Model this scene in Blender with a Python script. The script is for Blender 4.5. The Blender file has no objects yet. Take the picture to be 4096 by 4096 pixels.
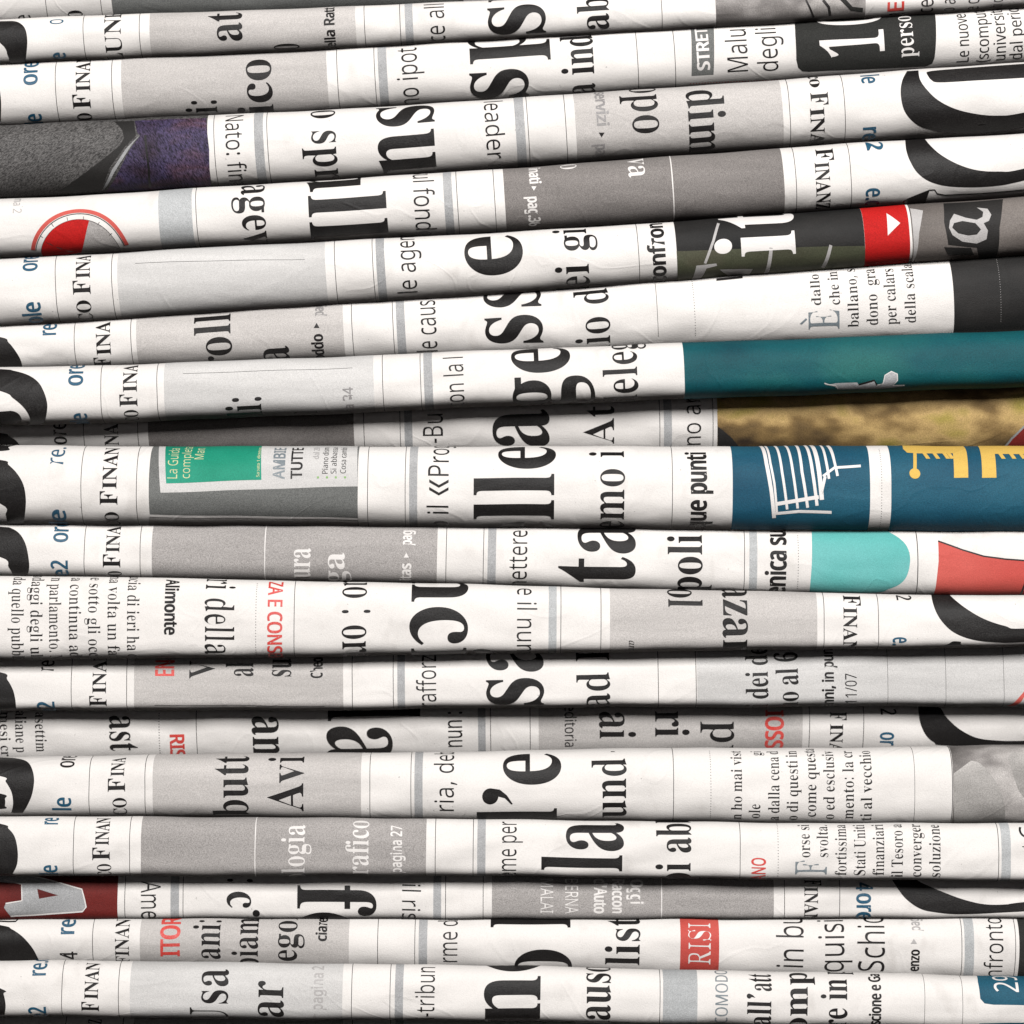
import bpy, bmesh, math, os
import numpy as np
from mathutils import Vector
from mathutils.geometry import tessellate_polygon

sc = bpy.context.scene
COL = sc.collection
U = 5e-5                       # one photograph pixel (of 4096) in metres on the plane of the folds
HALF = 2048.0
ZBASE = 0.1165                 # height of the picture's centre above the table
LENS = 100.0
DIST = 4096 * U * LENS / 36.0  # camera distance, metres
DPX = DIST / U                 # the same in photograph pixels

# ---------------------------------------------------------------- camera, light, exposure
cam = bpy.data.objects.new('camera', bpy.data.cameras.new('camera'))
COL.objects.link(cam)
cam.data.lens = LENS; cam.data.sensor_width = 36
cam.data.clip_start = 0.01; cam.data.clip_end = 20
cam.location = (0, -DIST, ZBASE); cam.rotation_euler = (math.radians(90), 0, 0)
cam.data.dof.use_dof = True; cam.data.dof.focus_distance = DIST; cam.data.dof.aperture_fstop = 13
sc.camera = cam

world = bpy.data.worlds.new('World'); sc.world = world; world.use_nodes = True
bgn = world.node_tree.nodes['Background']
bgn.inputs['Color'].default_value = (1.0, 0.68, 0.6, 1); bgn.inputs['Strength'].default_value = 0.016

def area(name, loc, target, size, power, color):
    l = bpy.data.lights.new(name, 'AREA'); l.shape = 'RECTANGLE'
    l.size, l.size_y = size; l.energy = power; l.color = color
    o = bpy.data.objects.new(name, l); COL.objects.link(o); o.location = loc
    o.rotation_euler = (Vector(target) - Vector(loc)).to_track_quat('-Z', 'Y').to_euler()
    return o
area('softbox_lamp', (0.12, -0.97, 0.70), (0, 0, ZBASE), (0.42, 0.36), 22.3, (1.0, 0.985, 0.968))
area('front_lamp', (-0.2, -1.3, 0.16), (0, 0, ZBASE), (0.5, 0.5), 0.5, (0.96, 0.98, 1.0))
sc.view_settings.view_transform = 'Standard'; sc.view_settings.look = 'None'
sc.view_settings.exposure = 0.0; sc.view_settings.gamma = 1.0
sc.cycles.max_bounces = 5; sc.cycles.diffuse_bounces = 0

# ---------------------------------------------------------------- materials
def mat_base(name, rough=0.8, spec=0.3):
    m = bpy.data.materials.new(name); m.use_nodes = True
    nt = m.node_tree; b = nt.nodes['Principled BSDF']
    b.inputs['Roughness'].default_value = rough; b.inputs['Specular IOR Level'].default_value = spec
    tc = nt.nodes.new('ShaderNodeNewGeometry')          # position: no two newspapers share a blemish
    return m, nt, b, tc.outputs['Position']
def noise(nt, co, scale, detail=3, rough=.55, vec=None):
    n = nt.nodes.new('ShaderNodeTexNoise'); n.inputs['Scale'].default_value = scale
    n.inputs['Detail'].default_value = detail; n.inputs['Roughness'].default_value = rough
    if vec:
        mp = nt.nodes.new('ShaderNodeMapping'); mp.inputs['Scale'].default_value = vec
        nt.links.new(co, mp.inputs['Vector']); co = mp.outputs[0]
    nt.links.new(co, n.inputs['Vector']); return n.outputs[0]
def ramp(nt, fac, stops):
    r = nt.nodes.new('ShaderNodeValToRGB'); e = r.color_ramp.elements
    while len(e) < len(stops): e.new(0.5)
    for k, (p, c) in enumerate(stops):
        e[k].position = p; e[k].color = (c[0], c[1], c[2], 1) if not isinstance(c, (int, float)) else (c, c, c, 1)
    nt.links.new(fac, r.inputs[0]); return r.outputs[0]
def mixc(nt, a, b, fac, mode='MIX'):
    n = nt.nodes.new('ShaderNodeMix'); n.data_type = 'RGBA'; n.blend_type = mode
    for inp, v in ((n.inputs['Factor'], fac), (n.inputs['A'], a), (n.inputs['B'], b)):
        if isinstance(v, (int, float)): inp.default_value = v
        elif isinstance(v, tuple): inp.default_value = (v[0], v[1], v[2], 1)
        else: nt.links.new(v, inp)
    return n.outputs['Result']
def bump(nt, b, h, strength, dist):
    n = nt.nodes.new('ShaderNodeBump'); n.inputs['Strength'].default_value = strength
    n.inputs['Distance'].default_value = dist
    nt.links.new(h, n.inputs['Height']); nt.links.new(n.outputs[0], b.inputs['Normal'])
def paper_relief(nt, b, co):
    """fibre, slack and shallow creases of newsprint"""
    fine = noise(nt, co, 3600, 3, .7)
    slack = noise(nt, co, 60, 3, .5, (0.5, 1, 1.3))
    n1 = nt.nodes.new('ShaderNodeBump'); n1.inputs['Strength'].default_value = .42; n1.inputs['Distance'].default_value = .0022
    nt.links.new(slack, n1.inputs['Height'])
    cr = nt.nodes.new('ShaderNodeTexNoise'); cr.inputs['Scale'].default_value = 26; cr.inputs['Detail'].default_value = 2
    cr.inputs['Distortion'].default_value = 1.6; nt.links.new(co, cr.inputs['Vector'])
    line = ramp(nt, cr.outputs[0], [(.478, 0.0), (.5, 1.0), (.522, 0.0)])       # thin wandering ridges
    n2 = nt.nodes.new('ShaderNodeBump'); n2.inputs['Strength'].default_value = .22; n2.inputs['Distance'].default_value = .0002
    nt.links.new(line, n2.inputs['Height']); nt.links.new(n1.outputs[0], n2.inputs['Normal'])
    n = nt.nodes.new('ShaderNodeBump'); n.inputs['Strength'].default_value = .2; n.inputs['Distance'].default_value = .0005
    nt.links.new(fine, n.inputs['Height']); nt.links.new(n2.outputs[0], n.inputs['Normal'])
    nt.links.new(n.outputs[0], b.inputs['Normal'])

PAPER = (0.72, 0.688, 0.662)
def paper_material(name, tint):
    m, nt, b, co = mat_base(name, .85, .25)
    blot = ramp(nt, noise(nt, co, 90, 4, .6, (.3, 1, 1)), [(.3, .93), (.7, 1.0)])
    fib = ramp(nt, noise(nt, co, 3800, 3, .65), [(.25, .90), (.55, 1.0)])
    fleck = ramp(nt, noise(nt, co, 1300, 1, .5), [(.79, 1.0), (.82, .6)])
    c = mixc(nt, tint, blot, 1.0, 'MULTIPLY'); c = mixc(nt, c, fib, 1.0, 'MULTIPLY')
    c = mixc(nt, c, fleck, 1.0, 'MULTIPLY')
    ghost = ramp(nt, noise(nt, co, 240, 2, .5, (1, 1, .55)), [(.56, (1, 1, 1)), (.70, (.90, .895, .89))])     # print of the next page showing through
    where = ramp(nt, noise(nt, co, 22, 1, .5), [(.45, 0.0), (.6, 1.0)])
    c = mixc(nt, c, ghost, where, 'MULTIPLY')
    nt.links.new(c, b.inputs['Base Color']); paper_relief(nt, b, co)
    return m
def ink_material(name, col, wear=.35, grain=1.0, rough=.5, show=PAPER, spec=.35):
    """printed ink: rub marks and pinholes show a little of the paper"""
    m, nt, b, co = mat_base(name, rough, spec)
    g = ramp(nt, noise(nt, co, 4200, 3, .75), [(.40, 0.0), (.72, 1.0)])
    big = ramp(nt, noise(nt, co, 160, 4, .65, (.5, 1, 1)), [(.35, .15), (.75, 1.0)])
    f = mixc(nt, g, big, 1.0, 'MULTIPLY')
    k = nt.nodes.new('ShaderNodeMath'); k.operation = 'MULTIPLY'; k.inputs[1].default_value = wear * grain
    sep = nt.nodes.new('ShaderNodeSeparateColor'); nt.links.new(f, sep.inputs[0])
    nt.links.new(sep.outputs[0], k.inputs[0])
    c = mixc(nt, col, show, k.outputs[0])
    nt.links.new(c, b.inputs['Base Color']); paper_relief(nt, b, co)
    return m
def tint_material(name, col, grain=.3, warm=None):
    """halftone tint: fine dots of ink, seen as a grain"""
    m, nt, b, co = mat_base(name, .75, .15)
    dots = ramp(nt, noise(nt, co, 5200, 2, .6), [(.33, 1.0 - grain), (.67, 1.0 + grain * .25)])
    blot = ramp(nt, noise(nt, co, 90, 4, .6, (.25, 1, 2.2)), [(.32, .80), (.66, 1.0)])
    c = mixc(nt, col, dots, 1.0, 'MULTIPLY'); c = mixc(nt, c, blot, 1.0, 'MULTIPLY')
    nt.links.new(c, b.inputs['Base Color']); paper_relief(nt, b, co)
    return m

M = {}
M['paper'] = paper_material('newsprint', PAPER)
M['page_edges'] = paper_material('page_edges', (0.74, 0.69, 0.63))
M['black'] = ink_material('black_ink', (0.008, 0.007, 0.007), .045, spec=.17, rough=.5)
M['dark'] = ink_material('dark_ink', (0.012, 0.0105, 0.0105), .06, spec=.2)
M['blue'] = ink_material('blue_ink', (0.006, 0.07, 0.13), .16, spec=.25)
M['red'] = ink_material('red_ink', (0.55, 0.035, 0.025), .3)
M['bright_red'] = tint_material('bright_red_ink', (0.50, 0.013, 0.012), .3)
M['grey_text'] = ink_material('grey_ink', (0.20, 0.19, 0.19), .5)
M['pale_text'] = ink_material('pale_grey_ink', (0.34, 0.325, 0.32), .5)
M['slate_text'] = ink_material('slate_ink', (0.13, 0.16, 0.18), .4)
M['white'] = ink_material('paper_white_reserve', (0.66, 0.63, 0.61), .0)
M['light_tint'] = tint_material('light_grey_tint', (0.545, 0.515, 0.495), .24)
M['pale_tint'] = tint_material('pale_grey_tint', (0.60, 0.585, 0.572), .18)
M['mid_tint'] = tint_material('mid_grey_tint', (0.40, 0.375, 0.362), .38)
M['warm_dark_tint'] = tint_material('warm_dark_grey_tint', (0.235, 0.215, 0.205), .38)
M['cool_tint'] = tint_material('cool_grey_tint', (0.48, 0.49, 0.495), .28)
M['stripe'] = tint_material('stripe_grey_tint', (0.42, 0.42, 0.425), .3)
M['slate'] = tint_material('slate_grey_tint', (0.175, 0.178, 0.172), .4)
M['charcoal'] = tint_material('charcoal_tint', (0.030, 0.030, 0.028), .45)


def photo_material(name, stops, scale=60, stretch=(.6, 1, 1), grain=.3, weave=None):
    m, nt, b, co = mat_base(name, .65, .2)
    c = ramp(nt, noise(nt, co, scale, 3, .55, stretch), stops)
    d = ramp(nt, noise(nt, co, 4800, 2, .65), [(.33, 1 - grain), (.67, 1 + grain * .3)])
    c = mixc(nt, c, d, 1.0, 'MULTIPLY')
    if weave:                                   # threads of the photographed cloth
        rot = nt.nodes.new('ShaderNodeMapping'); rot.inputs['Rotation'].default_value = (0, math.radians(weave[0]), 0)
        nt.links.new(co, rot.inputs['Vector'])
        w = noise(nt, rot.outputs[0], weave[1], 3, .7, (1, .3, 3.2))
        c = mixc(nt, c, ramp(nt, w, [(.36, .25), (.62, 2.3)]), 1.0, 'MULTIPLY')
    nt.links.new(c, b.inputs['Base Color']); paper_relief(nt, b, co); return m
M['suit'] = photo_material('suit_cloth_print', [(.3, (.018, .017, .017)), (.7, (.085, .081, .079))], 45, weave=(35, 1900))
M['purple'] = photo_material('purple_tie_print', [(.32, (.02, .012, .02)), (.48, (.035, .027, .06)), (.6, (.055, .03, .045)), (.75, (.085, .07, .13))], 120, weave=(-60, 1300), grain=.4)
M['black_print'] = photo_material('black_photo_print', [(.3, (.009, .009, .009)), (.7, (.026, .024, .023))], 80)
M['olive'] = photo_material('olive_lawn_print', [(.3, (.04, .034, .024)), (.55, (.062, .066, .04)), (.75, (.085, .07, .05))], 70)
M['taupe'] = photo_material('taupe_photo_print', [(.3, (.07, .06, .055)), (.7, (.21, .185, .17))], 40)
M['grey_photo'] = photo_material('grey_photo_print', [(.30, (.05, .045, .042)), (.48, (.19, .175, .168)), (.66, (.52, .49, .47))], 90)
M['gold'] = photo_material('golden_photo_print', [(.36, (.03, .02, .014)), (.47, (.22, .14, .055)), (.55, (.50, .34, .14)), (.64, (.34, .27, .06)), (.74, (.56, .41, .21))], 60, (.8, 1.3, 1.3))
M['teal'] = photo_material('teal_ink_print', [(.3, (.002, .048, .064)), (.5, (.003, .075, .09)), (.72, (.012, .11, .105))], 60)
M['blue_panel'] = photo_material('blue_ink_print', [(.3, (.006, .058, .105)), (.7, (.016, .098, .15))], 60)
M['turquoise'] = photo_material('turquoise_ink_print', [(.3, (.075, .37, .34)), (.7, (.19, .46, .46))], 40, grain=.15)
M['green_panel'] = photo_material('green_ink_print', [(.3, (.008, .22, .135)), (.7, (.03, .31, .21))], 60, grain=.2)
M['coral'] = photo_material('coral_ink_print', [(.3, (.46, .055, .045)), (.7, (.55, .105, .085))], 70, grain=.15)
M['dark_red'] = photo_material('dark_red_ink_print', [(.3, (.07, .007, .006)), (.7, (.21, .022, .018))], 40)
M['metal_print'] = photo_material('grey_metal_print', [(.3, (.22, .22, .22)), (.7, (.45, .45, .46))], 60)
M['blot'] = photo_material('pale_blot_print', [(.3, (.20, .19, .18)), (.7, (.50, .475, .455))], 80)
M['yellow'] = tint_material('yellow_ink', (.66, .43, .10), .12)
M['pale_yellow'] = tint_material('pale_yellow_ink', (.62, .62, .36), .1)
M['leaf'] = ink_material('green_text_ink', (.13, .3, .05), .3)
# ---------------------------------------------------------------- measured fold lines
XS = [0, 1100, 2080, 3050, 4096]
BND = [                                         # y of each dark line between two neighbouring newspapers
 [81, 37, 0, -40, -85], [259, 205, 159, 98, 34], [504, 450, 394, 329, 253], [797, 735, 674, 600, 538],
 [1035, 977, 926, 863, 788], [1310, 1239, 1172, 1100, 1024], [1470, 1436, 1399, 1361, 1321],
 [1703, 1666, 1620, 1588, 1545], [1779, 1786, 1787, 1786, 1782], [2102, 2108, 2117, 2127, 2129],
 [2299, 2312, 2342, 2360, 2376], [2641, 2624, 2614, 2600, 2584], [2842, 2838, 2831, 2824, 2828],
 [3027, 3013, 3002, 2990, 2982], [3259, 3263, 3274, 3283, 3289], [3499, 3498, 3501, 3510, 3522],
 [3665, 3660, 3661, 3660, 3661], [3840, 3847, 3861, 3882, 3905], [4063, 4071, 4082, 4096, 4112]]
POLY = [np.polyfit(XS, b, 3) for b in BND]
POLY = [np.polyfit(XS, [v - 215 for v in BND[0]], 3)] + POLY + [np.polyfit(XS, [v + 200 for v in BND[-1]], 1)]
#       0    1   2    3   4   5   6    7   8     9   10  11  12   13   14  15   16   17  18  19
PROT = [-110, 0, -20,  14, 24, 24, -20, 44, -134, 34, -10, 28, -72, -205, -10, 16, -88, -50, 22, -110]
PEAK = [0, 0, 0, 0, -.05, -.05, 0, -.3, .3, -.15, -.25, -.45, -.6, .4, -.1, -.45, -.5, .12, -.3, 0]
NPAP = 20
NX = [2.1, 2.2, 2.25, 2.3, 2.25, 2.25, 2.25, 2.5, 2.1, 2.4, 2.6, 3.2, 2.7, 2.2, 2.7, 3.2, 2.7, 2.2, 2.6, 2.1]   # 2 = round fold, more = blunter
DEPTH = 1.05

class Paper:
    def __init__(s, k):
        s.k = k; s.rng = np.random.RandomState(100 + k)
        s.prot = PROT[k]; s.w0 = PEAK[k]; s.nx = NX[k]
        up = PROT[k - 1] - PROT[k] if k > 0 else 0
        dn = PROT[k + 1] - PROT[k] if k < NPAP - 1 else 0
        s.extT = min(34, max(0, up - 8) * .45); s.extB = min(34, max(0, dn - 8) * .45)
        x = np.linspace(0, 4096, 9)
        hm = np.mean(np.polyval(POLY[k + 1], x) - np.polyval(POLY[k], x)) + s.extT + s.extB
        s.Hm = hm / 2; s.D = DEPTH * s.Hm
        n = 161
        th = np.linspace(-1, 1, n); w = np.sign(th) * (1 - (1 - np.abs(th)) ** 1.6)
        g = s.g(w); ds = np.hypot(np.diff(w * s.Hm), np.diff(g * s.D))
        a = np.concatenate([[0], np.cumsum(ds)]); s.L = a[-1]
        s.sig = a / a[-1] * 2 - 1; s.wt = w
        s.ph = s.rng.rand(6) * 6.28; s.fr = s.rng.uniform(.0012, .0042, 6)
        s.dent = [(s.rng.uniform(1.2, 2.6), s.rng.uniform(.006, .021) * s.rng.choice([-1, 1]), s.rng.uniform(.6, 4.5), s.rng.rand() * 6.28) for _ in range(5)]
        s.SG = np.linspace(-1, 1, 45).tolist()
    def g(s, w):
        q = np.where(w > s.w0, (w - s.w0) / (1 - s.w0), (s.w0 - w) / (1 + s.w0))
        q = np.clip(q, 0, 1)
        return 1 - (1 - q ** s.nx) ** (1 / s.nx)
    def edges(s, u):
        """world-plane pixel heights (z up from picture centre) of top and bottom silhouettes"""
        f = (DPX - s.prot + s.D) / DPX
        T = (HALF - np.polyval(POLY[s.k], u)) * f + s.extT
        B = (HALF - np.polyval(POLY[s.k + 1], u)) * f - s.extB
        return T, B
    def wav(s, u):
        return (np.sin(u * s.fr[0] + s.ph[0]) * 5 + np.sin(u * s.fr[1] * 1.7 + s.ph[1]) * 2.5,
                np.sin(u * s.fr[2] + s.ph[2]) * 2.2 + np.sin(u * s.fr[3] * 2.3 + s.ph[3]) * 1.5 + np.sin(u * .0165 + s.ph[4]) * .9)
    def frame(s, u):
        T, B = s.edges(u); T2, B2 = s.edges(u + 5)
        zc = (T + B) / 2; H = (T - B) / 2; m = ((T2 + B2) / 2 - zc) / 5
        return zc, H, m
    def pt(s, u, sg, lift=0.0):
        """(u, sigma) -> picture-pixel coordinates x, depth(away), z ; also normal"""
        u = np.asarray(u, float); sg = np.asarray(sg, float)
        w = np.interp(sg, s.sig, s.wt); zc, H, m = s.frame(u)
        e = 1e-3
        wa = np.clip(w - e, -1, 1); wb = np.clip(w + e, -1, 1)
        dz = (wb - wa) * H; dy = (s.g(wb) - s.g(wa)) * s.D
        ln = np.hypot(dz, dy) + 1e-12; nz = dy / ln; ny = -dz / ln      # outward: towards camera (-y)
        wd, wz = s.wav(u)
        # dents across the width of the fold
        dent = sum(a * np.sin(u * k1 + w * k2 + f) for a, k1, k2, f in s.dent)
        y = -s.prot + s.g(w) * s.D + wd * (1 - .5 * np.abs(w)) + dent * (1 - np.abs(w)) ** .5
        z = zc + H * w + wz
        x = u - m * (H * w)
        return x, y + ny * lift, z + nz * lift, ny, nz
    def proj(s, u, sg):
        x, y, z, _, _ = s.pt(u, sg)
        f = DPX / (DPX + y)
        return HALF + (x - HALF) * f, HALF - z * f
    def inv(s, X, Y):
        u = float(X)
        for _ in range(4):
            px, py = s.proj(np.full(161, u), s.sig)
            o = np.argsort(py); sg = float(np.interp(Y, py[o], s.sig[o]))
            a, b = s.proj(u, sg); u += float(X - a)
        return u, sg
    def Lu(s, u):
        zc, H, m = s.frame(np.asarray(u, float)); return s.L * H / s.Hm / 2      # half arc length, pixels
    def s_of(s, X, Y):
        u, sg = s.inv(X, Y); return u, sg * float(s.Lu(u))
P = [Paper(k) for k in range(NPAP)]

def w3(x, y, z):
    return np.stack([(x - HALF) * U, y * U, z * U + ZBASE], -1)

def link_mesh(name, co, faces, mat, parent, normals=None, smooth=True):
    me = bpy.data.meshes.new(name)
    r = parent
    while r is not None and r.parent: r = r.parent
    off = np.array(r.location) if r else 0
    me.from_pydata((np.asarray(co) - off).tolist(), [], faces)
    if smooth and len(me.polygons):
        me.polygons.foreach_set('use_smooth', [True] * len(me.polygons))
    me.materials.append(mat); me.update()
    if normals is not None: me.normals_split_custom_set_from_vertices(normals)
    o = bpy.data.objects.new(name, me); COL.objects.link(o)
    if parent: o.parent = parent
    return o

UG = np.arange(-700, 4097 + 701, 32.0)
def build_body(p, root):
    nu = len(UG); sg = p.SG; ns = len(sg)
    rows = []
    for a in sg:
        x, y, z, _, _ = p.pt(UG, np.full(nu, a)); rows.append(w3(x, y, z))
    zc, H, m = p.frame(UG)
    _, wz = p.wav(UG)
    fT, fB = POLY[p.k], POLY[p.k + 1]
    Dz = -p.prot + p.D
    cT = HALF - np.polyval(fT, UG) - 0.6; cB = HALF - np.polyval(fB, UG) + 0.6     # slab faces touch the neighbours
    def side(sign, lead):
        out = []
        edge = zc + sign * H + wz; slab = cT if sign > 0 else cB
        for dd, t in ((14, .03), (40, .22), (80, .55)):
            inner = zc + sign * H * .80
            out.append(w3(UG - m * (edge - zc), np.full(nu, Dz + dd), edge + (inner - edge) * t))
        deep = 300.0
        out.append(w3(UG, np.full(nu, deep), np.where(sign > 0, np.minimum(zc + H * .86, slab), np.maximum(zc - H * .86, slab))))
        out.append(w3(UG, np.full(nu, 700.0), slab))
        out.append(w3(UG, np.full(nu, 4200.0), slab))
        return out
    top = side(1, 0); bot = side(-1, 0)
    allr = bot[::-1] + rows + top
    n = len(allr); co = np.concatenate(allr)
    faces = []
    for r in range(n):
        r2 = (r + 1) % n
        for c in range(nu - 1):
            faces.append((r * nu + c, r * nu + c + 1, r2 * nu + c + 1, r2 * nu + c))
    faces.append(tuple(r * nu for r in range(n))); faces.append(tuple(r * nu + nu - 1 for r in range(n))[::-1])
    o = link_mesh('cover_sheet', co, faces, M['paper'], root)
    return o

ROOT = []
def build_papers(labels):
    for k, p in enumerate(P):
        e = bpy.data.objects.new('newspaper', None); COL.objects.link(e)
        zc, H, m = p.frame(2048.0)
        e.location = (0, 0.1, float((zc - H) * U + ZBASE)); e.empty_display_size = .02
        e['label'] = labels[k]; e['category'] = 'newspaper'; e['group'] = 'folded newspapers in the stack'
        ROOT.append(e); build_body(p, e)

PANELS = {}
# ---------------------------------------------------------------- flat print -> curved fold
def lay(name, p, co2, tris, mat, layer=1, label=None, ucut=False, parent=None):
    """co2: (u, s) pixel coordinates; tris: faces. Cut along the sheet's own grid, bend, lift by the ink's thickness."""
    if len(tris) == 0: return None
    co2 = np.asarray(co2, float)
    um = float(co2[:, 0].mean()); Lh = float(p.Lu(um))
    bm = bmesh.new()
    vs = [bm.verts.new((a, b / Lh, 0)) for a, b in co2]
    for t in tris:
        try: bm.faces.new([vs[i] for i in t])
        except ValueError: pass
    lo = co2[:, 1].min() / Lh; hi = co2[:, 1].max() / Lh
    for c in p.SG:
        if lo < c < hi or abs(c) > .999:
            g = list(bm.verts) + list(bm.edges) + list(bm.faces)
            bmesh.ops.bisect_plane(bm, geom=g, plane_co=(0, c, 0), plane_no=(0, 1, 0), dist=1e-7,
                                   clear_outer=c > .999, clear_inner=c < -.999)
    if ucut:
        for e_, sgn_ in ((UG[0] + 1, -1), (UG[-1] - 1, 1)):
            if co2[:, 0].min() < UG[0] or co2[:, 0].max() > UG[-1]:
                g = list(bm.verts) + list(bm.edges) + list(bm.faces)
                bmesh.ops.bisect_plane(bm, geom=g, plane_co=(e_, 0, 0), plane_no=(sgn_, 0, 0), dist=1e-5, clear_outer=True)
        for c in UG:
            if co2[:, 0].min() < c < co2[:, 0].max():
                g = list(bm.verts) + list(bm.edges) + list(bm.faces)
                bmesh.ops.bisect_plane(bm, geom=g, plane_co=(c, 0, 0), plane_no=(1, 0, 0), dist=1e-5)
    bm.verts.ensure_lookup_table(); bm.verts.index_update()
    if not bm.faces: bm.free(); return None
    v = np.array([q.co[:] for q in bm.verts])
    fc = [[q.index for q in f.verts] for f in bm.faces]; bm.free()
    x, y, z, ny, nz = p.pt(v[:, 0], np.clip(v[:, 1], -1, 1), lift=.45 * layer)
    xyz = w3(x, y, z)
    nrm = np.stack([np.zeros_like(ny), ny, nz], -1)
    # all faces look outward
    out = []
    for f in fc:
        a, b, c = xyz[f[0]], xyz[f[1]], xyz[f[2]]
        nn = np.cross(b - a, c - a)
        out.append(f if np.dot(nn, nrm[f[0]]) >= 0 else f[::-1])
    ur = (co2[:, 0].min(), co2[:, 0].max()); pan = None
    if layer >= 3 or (layer == 2 and name in ('printed_photo', 'printed_panel')):     # print that lies on a printed panel belongs to it
        for q, a, b in PANELS.get(p.k, [])[::-1]:
            if a - 5 <= (ur[0] + ur[1]) / 2 <= b + 5: pan = q; break
    o = link_mesh(name, xyz, out, mat, pan or ROOT[p.k], normals=nrm.tolist())
    if layer == 1 and name in ('printed_photo', 'printed_panel'): PANELS.setdefault(p.k, []).append((o, ur[0], ur[1]))
    if label: o['label'] = label
    return o

# current crop origin: positions below are read off enlargements of the photograph
CX, CY, CS = 0.0, 0.0, 1100 / 1932
def at(col, row):
    global CX, CY
    CX = (0, 1000, 2000, 2996)[col]; CY = (0, 1000, 2000, 2996)[row]
def S(x, y): return CX + x * CS, CY + y * CS

def smooth(pts):
    """rounds a drawn outline, keeping its sharp corners"""
    q = [np.array(a, float) for a in pts]; n = len(q); out = []
    def corner(i):
        a = q[i] - q[i - 1]; b = q[(i + 1) % n] - q[i]
        return np.dot(a, b) / (np.hypot(*a) * np.hypot(*b) + 1e-9) < .62
    for i in range(n):
        p0, p1, p2, p3 = q[i - 1], q[i], q[(i + 1) % n], q[(i + 2) % n]
        if corner(i): p0 = p1
        if corner((i + 1) % n): p3 = p2
        for t in (0, .2, .4, .6, .8):
            out.append(tuple(.5 * (2 * p1 + (p2 - p0) * t + (2 * p0 - 5 * p1 + 4 * p2 - p3) * t * t + (3 * p1 - p0 - 3 * p2 + p3) * t ** 3)))
    return out
def poly(k, pts, mat, name='printed_panel', layer=1, holes=(), label=None):
    """polygon given by photograph positions, laid on newspaper k"""
    p = P[k]
    if name == 'masthead_letter' or mat in ('turquoise', 'blot'): pts = smooth(pts)
    def conv(pp): return [p.s_of(*S(x, y)) for x, y in pp]
    loops = [conv(pts)] + [conv(h) for h in holes]
    tr = tessellate_polygon([[Vector((a, b, 0)) for a, b in l] for l in loops])
    co = [q for l in loops for q in l]
    return lay(name, p, co, tr, M[mat], layer, label, ucut=True)

def rect(k, x0, x1, mat, y0=None, y1=None, name='printed_panel', layer=1, label=None):
    """upright band of print from x0 to x1 (read at the middle of the fold), y0..y1 or the whole fold; edges stay square to it"""
    p = P[k]
    ym = None
    X0, _ = S(x0, 0); X1, _ = S(x1, 0)
    xm = (X0 + X1) / 2; yc = (np.polyval(POLY[k], xm) + np.polyval(POLY[k + 1], xm)) / 2
    u0 = max(p.inv(X0, yc)[0], UG[0] + 1); u1 = min(p.inv(X1, yc)[0], UG[-1] - 1)
    xm = min(max(xm, 0), 4096)
    sb = -1.2 * p.L if y1 is None else p.s_of(xm, CY + y1 * CS)[1]
    st = 1.2 * p.L if y0 is None else p.s_of(xm, CY + y0 * CS)[1]
    n = max(1, int((u1 - u0) / 150))
    co = []; fs = []
    for i in range(n + 1):
        u = u0 + (u1 - u0) * i / n; co += [(u, sb), (u, st)]
    for i in range(n): fs.append((2 * i, 2 * i + 2, 2 * i + 3, 2 * i + 1))
    return lay(name, p, co, fs, M[mat], layer, label, ucut=True)

def rule(k, x, mat='dark', w=4.4, y0=None, y1=None, name='printed_rule', layer=1):
    return rect(k, x - w / 2, x + w / 2, mat, y0, y1, name, layer)

def hline(k, x0, y0, x1, y1, mat='dark', w=2.5, name='printed_rule', layer=2):
    return poly(k, [(x0, y0 - w / 2), (x1, y1 - w / 2), (x1, y1 + w / 2), (x0, y0 + w / 2)], mat, name, layer)

def dots(k, x, y0, y1, step=20, r=3.2, mat='dark', horiz=None):
    """a dotted rule"""
    p = P[k]; co = []; fs = []
    if horiz is None:
        X, _ = S(x, 0); yc = (np.polyval(POLY[k], X) + np.polyval(POLY[k + 1], X)) / 2
        u = p.inv(X, yc)[0]
        s0 = p.s_of(X, CY + y1 * CS)[1]; s1 = p.s_of(X, CY + y0 * CS)[1]
        cs = [(u, q) for q in np.arange(s0, s1, step * CS)]
    else:
        x0, ya, x1, yb = horiz; n = int((x1 - x0) / step)
        cs = [p.s_of(*S(x0 + (x1 - x0) * i / n, ya + (yb - ya) * i / n)) for i in range(n)]
    for c in cs:
        b = len(co); co += [(c[0] + math.cos(a) * r * CS, c[1] + math.sin(a) * r * CS) for a in np.linspace(0, 6.283, 7)[:-1]]
        fs.append(tuple(range(b, b + 6)))
    return lay('dotted_rule', p, co, fs, M[mat], 2)

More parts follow.
